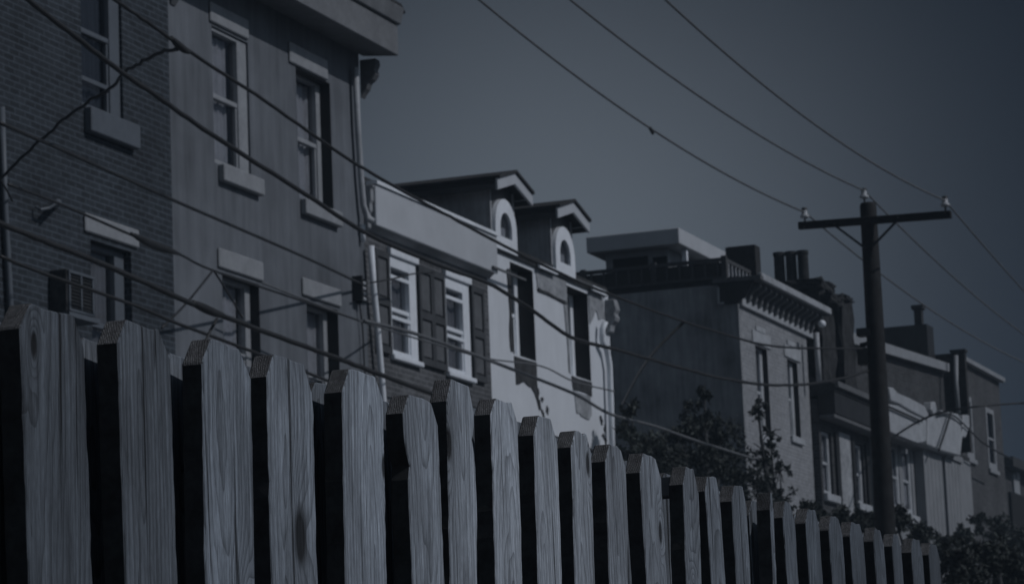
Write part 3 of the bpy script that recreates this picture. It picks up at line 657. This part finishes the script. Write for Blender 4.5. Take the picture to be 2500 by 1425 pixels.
# ------------------------------------------------------------------ wires
def catmull(P, k=6):
    Q = [P[0]*2-P[1]]+P+[P[-1]*2-P[-2]]; out = []
    for i in range(1, len(Q)-2):
        a, b, c, d = Q[i-1:i+3]
        for j in range(k):
            t = j/k; out.append(.5*((2*b)+(c-a)*t+(2*a-5*b+4*c-d)*t*t+(3*b-a-3*c+d)*t**3))
    out.append(P[-1]); return out
def wire(px, Y, r, label, cat='cable', group='overhead wires', mat='cable', pre=None, post=None, nm='overhead_wire', rough=0):
    P = []
    n = len(px)
    for i, (x, y) in enumerate(px):
        yy = Y if not isinstance(Y, tuple) else Y[0]+(Y[1]-Y[0])*i/(n-1)
        P.append(at(x, y, yy))
    if pre: P = [P[0]+(P[0]-P[1]).normalized()*4, P[0]+(P[0]-P[1]).normalized()*1.5]+P
    if post: P = P+[Vector(post)]
    C = catmull(P)
    if rough: C = [c+Vector((0, random.uniform(-rough, rough), random.uniform(-rough, rough))) for c in C]
    return tag(MB().tube(C, r, 6).build(nm, mat, smooth=True), label, cat, group)
def fitwire(px, Y, x0, x1, r, label, mat='cablel', end=None):
    """least squares parabola through measured points in the wire's own vertical plane"""
    P = [at(x, y, Y) for x, y in px]
    if end: P += [Vector(end)]*6
    xm = sum(p.x for p in P)/len(P); S_ = [sum((p.x-xm)**k for p in P) for k in range(5)]; T = [sum(p.z*(p.x-xm)**k for p in P) for k in range(3)]
    A = Matrix(((S_[0], S_[1], S_[2]), (S_[1], S_[2], S_[3]), (S_[2], S_[3], S_[4]))); c = A.inverted() @ Vector(T)
    pts = []
    for i in range(61):
        x = x0+(x1-x0)*i/60; u = x-xm; pts.append(Vector((x, Y, c[0]+c[1]*u+c[2]*u*u)))
    return tag(MB().tube(pts, r, 6).build('overhead_wire', mat, smooth=True), label, 'cable', 'overhead wires')
RW = .014
fitwire([(1170, 0), (1280, 85), (1380, 168), (1480, 243), (1590, 318), (1690, 377), (1780, 425), (1880, 480)], INS[0][1], 14, INS[0][0], RW, 'left of three high wires crossing the sky to the crossarm', end=(INS[0][0], INS[0][1], INS[0][2]+.02))
fitwire([(1400, 0), (1500, 88), (1600, 165), (1720, 245), (1850, 325), (1980, 400), (2060, 440)], INS[1][1], 14, INS[1][0], RW, 'middle of three high wires running to the pole top', end=(INS[1][0], INS[1][1], INS[1][2]+.05))
fitwire([(1630, 0), (1710, 78), (1800, 158), (1900, 240), (2000, 315), (2120, 388), (2220, 440)], INS[2][1], 14, INS[2][0], RW, 'right of three high wires crossing the sky to the crossarm', end=(INS[2][0], INS[2][1], INS[2][2]+.02))
fitwire([(2021, 561), (2116, 639), (2149, 668), (2240, 733), (2338, 801), (2500, 883)], INS[0][1], INS[0][0], 92, RW, 'lowest of three wires leaving the crossarm to the right', end=(INS[0][0], INS[0][1], INS[0][2]+.02))
fitwire([(2151, 501), (2203, 558), (2321, 669), (2405, 747), (2500, 814)], INS[1][1], INS[1][0], 92, RW, 'middle of three wires leaving the pole top to the right', end=(INS[1][0], INS[1][1], INS[1][2]+.05))
fitwire([(2326, 509), (2372, 565), (2440, 645), (2500, 710)], INS[2][1], INS[2][0], 92, RW, 'highest of three wires leaving the crossarm at its right end', end=(INS[2][0], INS[2][1], INS[2][2]+.02))
m = MB(); c_ = at(1590, 318, INS[0][1]); tag(MB().tube([c_+Vector((-.06, 0, .02)), c_+Vector((.06, 0, -.03))], .021).build('wire_splice', 'dark'), 'small dark splice on the leftmost high wire', 'splice')
YC = 10.5
wire([(280, 0), (370, 62), (455, 122), (600, 215), (750, 320), (870, 400), (1000, 475), (1120, 540), (1230, 600), (1395, 680), (1500, 722), (1670, 785), (1870, 842), (2000, 850), (2105, 850)], YC, .015, 'black cable from the top left sagging past the dormers to the pole', pre=(14, YC, 8.9), rough=.004)
wire([(70, 0), (185, 90), (300, 178), (410, 255), (520, 330), (740, 470), (900, 572), (1080, 650), (1190, 690), (1290, 750), (1390, 820), (1500, 852), (1700, 908), (1820, 933), (1900, 940), (1990, 935), (2060, 922), (2118, 905)], YC, .020, 'thick black cable crossing both near houses and dipping right to the pole', pre=(13, YC, 8.4), rough=.004)
wire([(0, 545), (120, 593), (240, 640), (480, 745), (620, 800), (800, 865), (900, 903), (1040, 955), (1250, 1030), (1500, 1120)], 9.9, .020, 'thick low black cable running behind the fence tops', pre=(12, 9.9, 3.7), rough=.003)
wire([(0, 300), (160, 370), (415, 485), (600, 565), (760, 635), (880, 692)], (12.5, 15.48), .017, 'thin cable ending at the cable rack on the stucco wall')
wire([(20, 450), (140, 495), (320, 573), (437, 620), (520, 660), (740, 735), (900, 790), (940, 800)], (12.5, 15.4), .013, 'thin cable carrying the thick black splice over the brick house')
wire([(0, 625), (100, 665), (320, 742), (430, 788), (530, 825), (700, 890), (880, 960)], 10.2, .013, 'thin lowest cable just above the near fence tops')
wire([(890, 783), (1000, 810), (1130, 855), (1240, 897), (1400, 960), (1490, 1010), (1600, 1040), (1700, 1075), (1880, 1132)], (13.5, 14.5), .022, 'pale low cable crossing the whitewashed wall and the bushes', mat='cablel')
wire([(640, 690), (760, 737), (900, 790), (1100, 850), (1190, 875), (1320, 893), (1400, 930), (1500, 955)], (15, 14.6), .012, 'faint thin cable low across the shutters', mat='cablel')
def rad(n, a, b): return [a+(b-a)*math.sin(math.pi*i/(n-1)) for i in range(n)]
P = catmull([at(320, 570, 13.2), at(345, 583, 13.2), at(380, 600, 13.3), at(410, 610, 13.3), at(438, 620, 13.4)])
tag(MB().tube(P, rad(len(P), .015, .042), 8).build('cable_splice', 'cable', smooth=True), 'fat black splice sleeve slung on a thin cable over the brick wall', 'splice')
P = catmull([at(418, 92, YC), at(430, 105, YC), at(450, 122, YC), at(462, 128, YC)])
tag(MB().tube(P, rad(len(P), .016, .03), 8).build('cable_splice', 'cable', smooth=True), 'short black connector where the drop line meets the upper cable', 'splice')
P = catmull([at(470, 738, 9.9), at(490, 748, 9.9), at(520, 762, 9.9), at(545, 770, 9.9)])
tag(MB().tube(P, rad(len(P), .02, .034), 8).build('cable_splice', 'cable', smooth=True), 'black connector on the thick low cable above the third picket', 'splice')
wire([(0, 435), (60, 378), (130, 315), (200, 258), (270, 215), (300, 180), (350, 150), (400, 125), (440, 118)], (15.2, YC), .016, 'looping black drop line rising from the wall conduit', rough=.012, nm='drop_line')
wire([(520, 660), (455, 740), (395, 800)], (13.6, 13), .012, 'left leg of the inverted V of thin guy lines', nm='guy_line')
wire([(522, 660), (560, 720), (592, 775)], (13.6, 13), .012, 'right leg of the inverted V of thin guy lines', nm='guy_line')
wire([(530, 778), (512, 810), (500, 840)], 10, .012, 'short line dropping from the connector to the third picket', nm='guy_line')
wire([(0, 437), (20, 470), (30, 490)], (15.2, 15.55), .012, 'short line hanging at the conduit by the left edge', nm='drop_line')
wire([(905, 690), (960, 680), (1010, 668), (1060, 665)], (15.3, 15.1), .012, 'thin line looping across the left shuttered window', nm='drop_line')
wire([(877, 735), (885, 800), (888, 860), (893, 960)], 15.55, .012, 'thin line hanging straight down from the cable rack', nm='drop_line')
wire([(1670, 785), (1600, 855), (1560, 910), (1520, 985)], (YC, 14.5), .02, 'dark drop line falling across the blank side wall', nm='drop_line')
wire([(2170, 992), (2210, 1010), (2250, 1028)], 14.9, .024, 'upper dark line across the tattered white front', nm='drop_line')
wire([(2187, 1062), (2230, 1035), (2280, 1012), (2330, 1000), (2400, 990), (2500, 983)], (14.9, 12), .022, 'dark line leaving the tattered white front for the right edge', nm='drop_line')
wire([(2288, 1012), (2330, 1015), (2400, 1080), (2470, 1120)], (14.9, 14.9), .02, 'dark line drooping across the end house windows', nm='drop_line')
wire([(2292, 1098), (2308, 1050), (2322, 1005)], 14.85, .03, 'short slanting dark line on the tattered white front', nm='drop_line')
wire([(2150, 1165), (2162, 1150), (2168, 1140)], 12, .02, 'pale stub of cable low beside the pole', mat='cablel', nm='drop_line')

# ------------------------------------------------------------------ trees and shrubs
def crown(name, mat, parent, blobs, n, size, seed):
    rd = random.Random(seed); vs = []; fs = []
    tot = sum(b[3]**2 for b in blobs)
    for (cx, cy, cz, r) in blobs:
        k = int(n*r*r/tot); nc = max(6, k//28)
        cl = []
        for _ in range(nc):
            d = Vector([rd.gauss(0, 1) for _ in range(3)]).normalized()*r*(rd.random()**.45); cl.append(Vector((cx, cy, cz))+Vector((d.x, d.y, d.z*.9)))
        for i in range(k):
            c = rd.choice(cl); p = c+Vector([rd.gauss(0, 1) for _ in range(3)])*r*.13
            a = Vector([rd.gauss(0, 1) for _ in range(3)]).normalized(); b = a.cross(Vector([rd.gauss(0, 1) for _ in range(3)])).normalized()
            s = size*rd.uniform(.6, 1.4); k0 = len(vs)
            vs += [p-a*s, p+b*s*.42, p+a*s, p-b*s*.42]; fs.append((k0, k0+1, k0+2, k0+3))
    m = MB(); m.add(vs, fs); me = m.build(name, mat, parent); return me
def tree(label, base, blobs, n, size, seed, mat='leafA', name='tree', cat='tree', group='trees behind the fence', r0=.13):
    T = thing(name, base, label, cat, group); rd = random.Random(seed)
    b = Vector(base); top = max(blobs, key=lambda q: q[2]); t = Vector(top[:3])
    m = MB(); mid = b.lerp(t, .5)+Vector((rd.uniform(-.2, .2), rd.uniform(-.2, .2), 0))
    m.tube([b-Vector((0, 0, .1)), b.lerp(mid, .5), mid, mid.lerp(t, .6), t], [r0, r0*.85, r0*.65, r0*.4, r0*.12], 8)
    for q in blobs:
        c = Vector(q[:3]); st = b.lerp(t, min(.85, max(.25, (c.z-b.z)/(t.z-b.z)*.6)))
        st = b.lerp(mid, min(1, (st.z-b.z)/(mid.z-b.z))) if st.z < mid.z else mid.lerp(t, (st.z-mid.z)/(t.z-mid.z))
        m.tube([st, st.lerp(c, .5)+Vector((0, 0, .1)), c], [r0*.4, r0*.25, r0*.08], 6)
        for _ in range(5):
            e = c+Vector([rd.gauss(0, 1) for _ in range(3)]).normalized()*q[3]; m.tube([c, c.lerp(e, .5)+Vector((0, 0, .04)), e], [r0*.12, r0*.08, .008], 5)
    m.build('trunk', 'bark', T, smooth=True); crown('crown', mat, T, blobs, n, size, seed)
    return T
def bl(Y, *pts):
    out = []
    for x, y, rpx in pts:
        p = at(x, y, Y); z = (p-EYE).dot(F); out.append((p.x, p.y, p.z, rpx*z/FPX))
    return out
tree('dark tree with a pointed crown against the blank side wall', (50.2, 15.2, 0), bl(15.2, (1720, 965, 30), (1700, 1020, 45), (1665, 1070, 55), (1760, 1070, 60), (1700, 1140, 70), (1790, 1150, 60), (1620, 1150, 55)), 5600, .045, 11)
tree('dark tree beside the whitewashed house, lower of the gap trees', (47.9, 15.0, 0), bl(15.0, (1540, 1000, 28), (1535, 1050, 35), (1585, 1090, 45), (1545, 1120, 50), (1620, 1180, 60)), 4200, .045, 12, 'leafB')
tree('thin leafy tree reaching across the pale brick front', (53.5, 14.3, 0), bl(14.3, (1850, 1000, 30), (1880, 1060, 30), (1870, 1110, 42), (1845, 1180, 60), (1905, 1150, 30), (1900, 1210, 40)), 1900, .042, 13)
tree('bushy dark tree low behind the fence below the porch', (55, 13.2, 0), bl(13.2, (1980, 1252, 38), (2050, 1262, 32), (2110, 1275, 36), (1900, 1258, 40), (2000, 1290, 45)), 4600, .045, 14)
tree('dark spreading bush right of the pole foot', (58, 12.6, 0), bl(12.6, (2185, 1268, 36), (2250, 1305, 38), (2150, 1300, 36), (2300, 1340, 40)), 4600, .045, 15)
tree('broad dark shrub filling the bottom right corner', (46.5, 9.2, 0), bl(9.2, (2335, 1355, 42), (2400, 1365, 55), (2470, 1390, 60), (2430, 1330, 30), (2350, 1400, 60)), 6000, .042, 16)
tree('shrub against the end house at the right edge', (75, 14.4, 0), bl(14.4, (2390, 1280, 30), (2440, 1290, 35), (2490, 1320, 45), (2350, 1310, 30)), 3200, .055, 17, 'leafB')
for k, (px, py, r_) in enumerate(((1560, 1215, 55), (1680, 1225, 55), (1800, 1245, 50))):
    tree(('dark hedge bush directly behind the twelfth picket', 'dark hedge bush under the pointed tree', 'dark hedge bush at the foot of the pale brick front')[k], (at(px, py, 13.8).x, 13.8, 0), bl(13.8, (px, py, r_), (px+55, py+20, r_*.8), (px-40, py+15, r_*.8)), 2800, .045, 30+k, name='bush', cat='bush', group='hedge bushes')

# ------------------------------------------------------------------ fence
FY = 1.656
Fn = thing('picket_fence', (3.2, FY, 0), 'weathered dog-eared timber picket fence running along the front', 'fence')
# corner px, top px, face right px, lower corner px at y=1425, tone (end boards darker: light falloff painted in)
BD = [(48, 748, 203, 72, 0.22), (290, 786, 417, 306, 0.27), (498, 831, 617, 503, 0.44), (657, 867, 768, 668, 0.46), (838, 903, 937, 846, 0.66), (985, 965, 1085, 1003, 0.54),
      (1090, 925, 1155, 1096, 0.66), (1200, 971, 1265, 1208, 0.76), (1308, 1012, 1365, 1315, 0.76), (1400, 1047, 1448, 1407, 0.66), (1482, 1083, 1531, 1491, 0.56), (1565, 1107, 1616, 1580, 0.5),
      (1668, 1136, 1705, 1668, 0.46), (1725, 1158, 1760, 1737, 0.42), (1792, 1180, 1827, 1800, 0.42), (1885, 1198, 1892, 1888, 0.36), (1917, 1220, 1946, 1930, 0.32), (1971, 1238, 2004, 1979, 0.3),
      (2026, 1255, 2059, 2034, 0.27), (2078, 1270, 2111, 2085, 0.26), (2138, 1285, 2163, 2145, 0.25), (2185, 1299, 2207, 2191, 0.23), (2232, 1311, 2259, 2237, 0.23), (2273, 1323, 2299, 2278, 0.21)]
KN = {3: (.088, 1.595, .016), 0: (.03, 1.76, .006), 2: (.105, 1.49, .011), 4: (.135, 1.71, .007), 6: (-.002, 1.765, .010), 9: (.075, 1.79, .008), 11: (.10, 1.70, .008), 12: (.03, 1.60, .008), 7: (.11, 1.56, .008), 14: (.06, 1.6, .006)}
def picket(x, w, top, lean, tone, knot=None, crack=-1.0, notch=(), t=.029, yf=FY, seed=0, chip=None, parent=None, blue=.6):
    rd = random.Random(seed+900); cw, ch = min(.024, w*.3)*rd.uniform(.9, 1.15), .032*rd.uniform(.9, 1.15)
    zs = [0.02, .4, .8, 1.1]; z = 1.3
    while z < top-ch-.012: zs.append(z); z += .02
    Lp = [(0+rd.gauss(0, .0009), q) for q in zs]+[(0, top-ch)]
    Rp = [(w+rd.gauss(0, .0009), q) for q in zs]+[(w, top-ch*rd.uniform(.9, 1.3))]
    for side, zc_, dp, sz in notch:
        P_ = Lp if side < 0 else Rp
        for i, (a, q) in enumerate(P_):
            e = dp*math.exp(-((q-zc_)/sz)**2); P_[i] = (a+e if side < 0 else a-e, q)
    T = [(cw, top-rd.uniform(0, .003)), (cw+(w-2*cw)*.33, top-rd.uniform(.0, .004)), (cw+(w-2*cw)*.7, top-rd.uniform(0.0, .006)), (w-cw*rd.uniform(.7, 1.3), top-rd.uniform(0, .006))]
    out = Lp+T+Rp[::-1]; n = len(out); nl = len(Lp)
    def bow(q): return .002*math.sin(q*3+seed)
    sh = lambda q: lean*(q-top)
    V = [(a+sh(q), bow(q), q) for a, q in out]+[(a+sh(q)+rd.gauss(0, .0003), t+bow(q), q) for a, q in out]
    me = bpy.data.meshes.new('picket'); fs = []; mi = []
    # front and back as strips between left and right outline
    NL, NR = len(Lp), len(Rp); Ri = lambda i: NL+4+(NR-1-i)
    for i in range(NL-1):
        for o_, fl in ((0, 0), (n, 1)):
            q = (i+o_, Ri(i)+o_, Ri(i+1)+o_, i+1+o_); fs.append(q if not fl else q[::-1]); mi.append(0)
    topf = (NL-1, Ri(NR-1), NL+3, NL+2, NL+1, NL); fs.append(topf); mi.append(0); fs.append(tuple(i+n for i in topf)[::-1]); mi.append(0)
    for i in range(n):
        j = (i+1) % n; fs.append((i, j, j+n, i+n)); mi.append(1 if NL-1 <= i <= NL+3 else 2)  # board sides near black: shade between pickets painted in
    me.from_pydata(V, [], fs); me.materials.append(MT['wood']); me.materials.append(MT['end']); me.materials.append(MT['edge'])
    me.polygons.foreach_set('material_index', mi)
    bm = bmesh.new(); bm.from_mesh(me); bmesh.ops.recalc_face_normals(bm, faces=bm.faces); bm.to_mesh(me); bm.free()
    o = bpy.data.objects.new('picket', me); COL.objects.link(o); o.parent = parent; o.location = Vector((x, yf, 0))-parent.location
    o['grain'] = [rd.uniform(.02, w-.02) if w > .05 else .01, rd.uniform(-.02, .05)-1.75*(gs := rd.choice((-1, 1))*rd.uniform(.03, .13)), gs]
    o['knot'] = list(knot) if knot else [5.0, 5.0, .01]
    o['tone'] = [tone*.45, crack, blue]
    b = o.modifiers.new('edge', 'BEVEL'); b.width = .0018; b.segments = 1; b.limit_method = 'ANGLE'; b.angle_limit = .7
    return o
xs_ = []
for i, (px, py, pr, pb, tone) in enumerate(BD):
    a = at(px, py+90, FY); b = at(pr, py+110, FY); tp = at((px+pr)/2, py+4, FY).z; lo = at(pb, 1425, FY)
    w = b.x-a.x; w = w if i != 5 else .13
    lean = max(-.06, min(.06, (a.x-lo.x)/(a.z-lo.z)))*.8
    if i == 15: w = .024
    xtop = a.x+lean*(tp-a.z)
    no = []; ck = -1.0
    if i == 6: no = [(1, 1.775, .012, .012), (1, 1.68, -.004, .05)]
    if i == 5: no = [(-1, 1.72, .012, .018), (-1, 1.60, .010, .12)]
    if i == 3: no = [(1, 1.85, .006, .06)]
    if i == 11: no = [(-1, 1.62, .004, .03)]
    if i == 1: ck = w*.46
    if i == 14: ck = w*.5
    picket(xtop, w, tp, lean, tone, KN.get(i), ck, no, t=.029 if i < 15 or i == 15 else .026, seed=i, parent=Fn, blue=min(1, max(.1, abs(i-8)/9.)))  # boards also turn bluer towards both ends, part of the painted falloff
    xs_.append((a.x, w, tp))
for i, x in enumerate((2.69, 2.46, 2.23, 2.0)): picket(x, .14, 1.81, 0, .3, seed=60+i, parent=Fn)
# pickets nailed to the far side of the rails
full = [(2.46, .14, 1.8), (2.69, .14, 1.8)]+xs_
for i in range(len(full)-1):
    x0 = full[i][0]+full[i][1]; x1 = full[i+1][0]; c_ = (x0+x1)/2; top = min(full[i][2], full[i+1][2])+.004
    if i == 3: top -= .005
    wv = .14
    sh_ = .07*(c_+.05)/FY-.0
    picket(c_-wv/2+sh_, wv, top-.002*(i % 3), .0, .3+.05*(i % 4), seed=200+i, yf=FY+.07, t=.019, parent=Fn)
for z in (.35, 1.30): MB().box(1.9, 7.5, FY+.032, FY+.068, z-.045, z+.045).build('rail', 'post', Fn, bevel=.003)
for x in (2.2, 4.62, 7.05): MB().box(x, x+.09, FY+.092, FY+.18, 0, 1.45).build('post', 'post', Fn, bevel=.004)
q = at(1624, 1187, FY+.05); MB().box(q.x-.03, q.x+.03, FY+.03, FY+.066, q.z-.02, q.z+.014).build('cleat', 'post', Fn)
# lower run beyond it
F2 = thing('low_fence', (8.0, FY, 0), 'short lower run of pickets beyond the end of the main fence', 'fence')
for i in range(9):
    x = 7.62+i*.19; picket(x, .11, 1.735-.008*(i % 3), 0, .25, seed=400+i, t=.02, parent=F2)
for z in (.35, 1.45): MB().box(7.55, 9.4, FY+.022, FY+.06, z-.045, z+.045).build('rail', 'post', F2)
MB().box(9.4, 9.49, FY+.0, FY+.09, 0, 1.76).build('post', 'post', F2)

# ------------------------------------------------------------------ thin blue air
hz = MB().box(-402, 902, -402, 902, -1.5, 26).build('haze', 'glass'); hz['kind'] = 'stuff'
hm = bpy.data.materials.new('haze_air'); hm.use_nodes = True; hn = hm.node_tree; hn.nodes.clear()
ho = hn.nodes.new('ShaderNodeOutputMaterial'); hv = hn.nodes.new('ShaderNodeVolumePrincipled')
hv.inputs['Color'].default_value = (.60, .80, 1.0, 1); hv.inputs['Density'].default_value = .0009
hn.links.new(hv.outputs[0], ho.inputs['Volume']); hz.data.materials.clear(); hz.data.materials.append(hm)
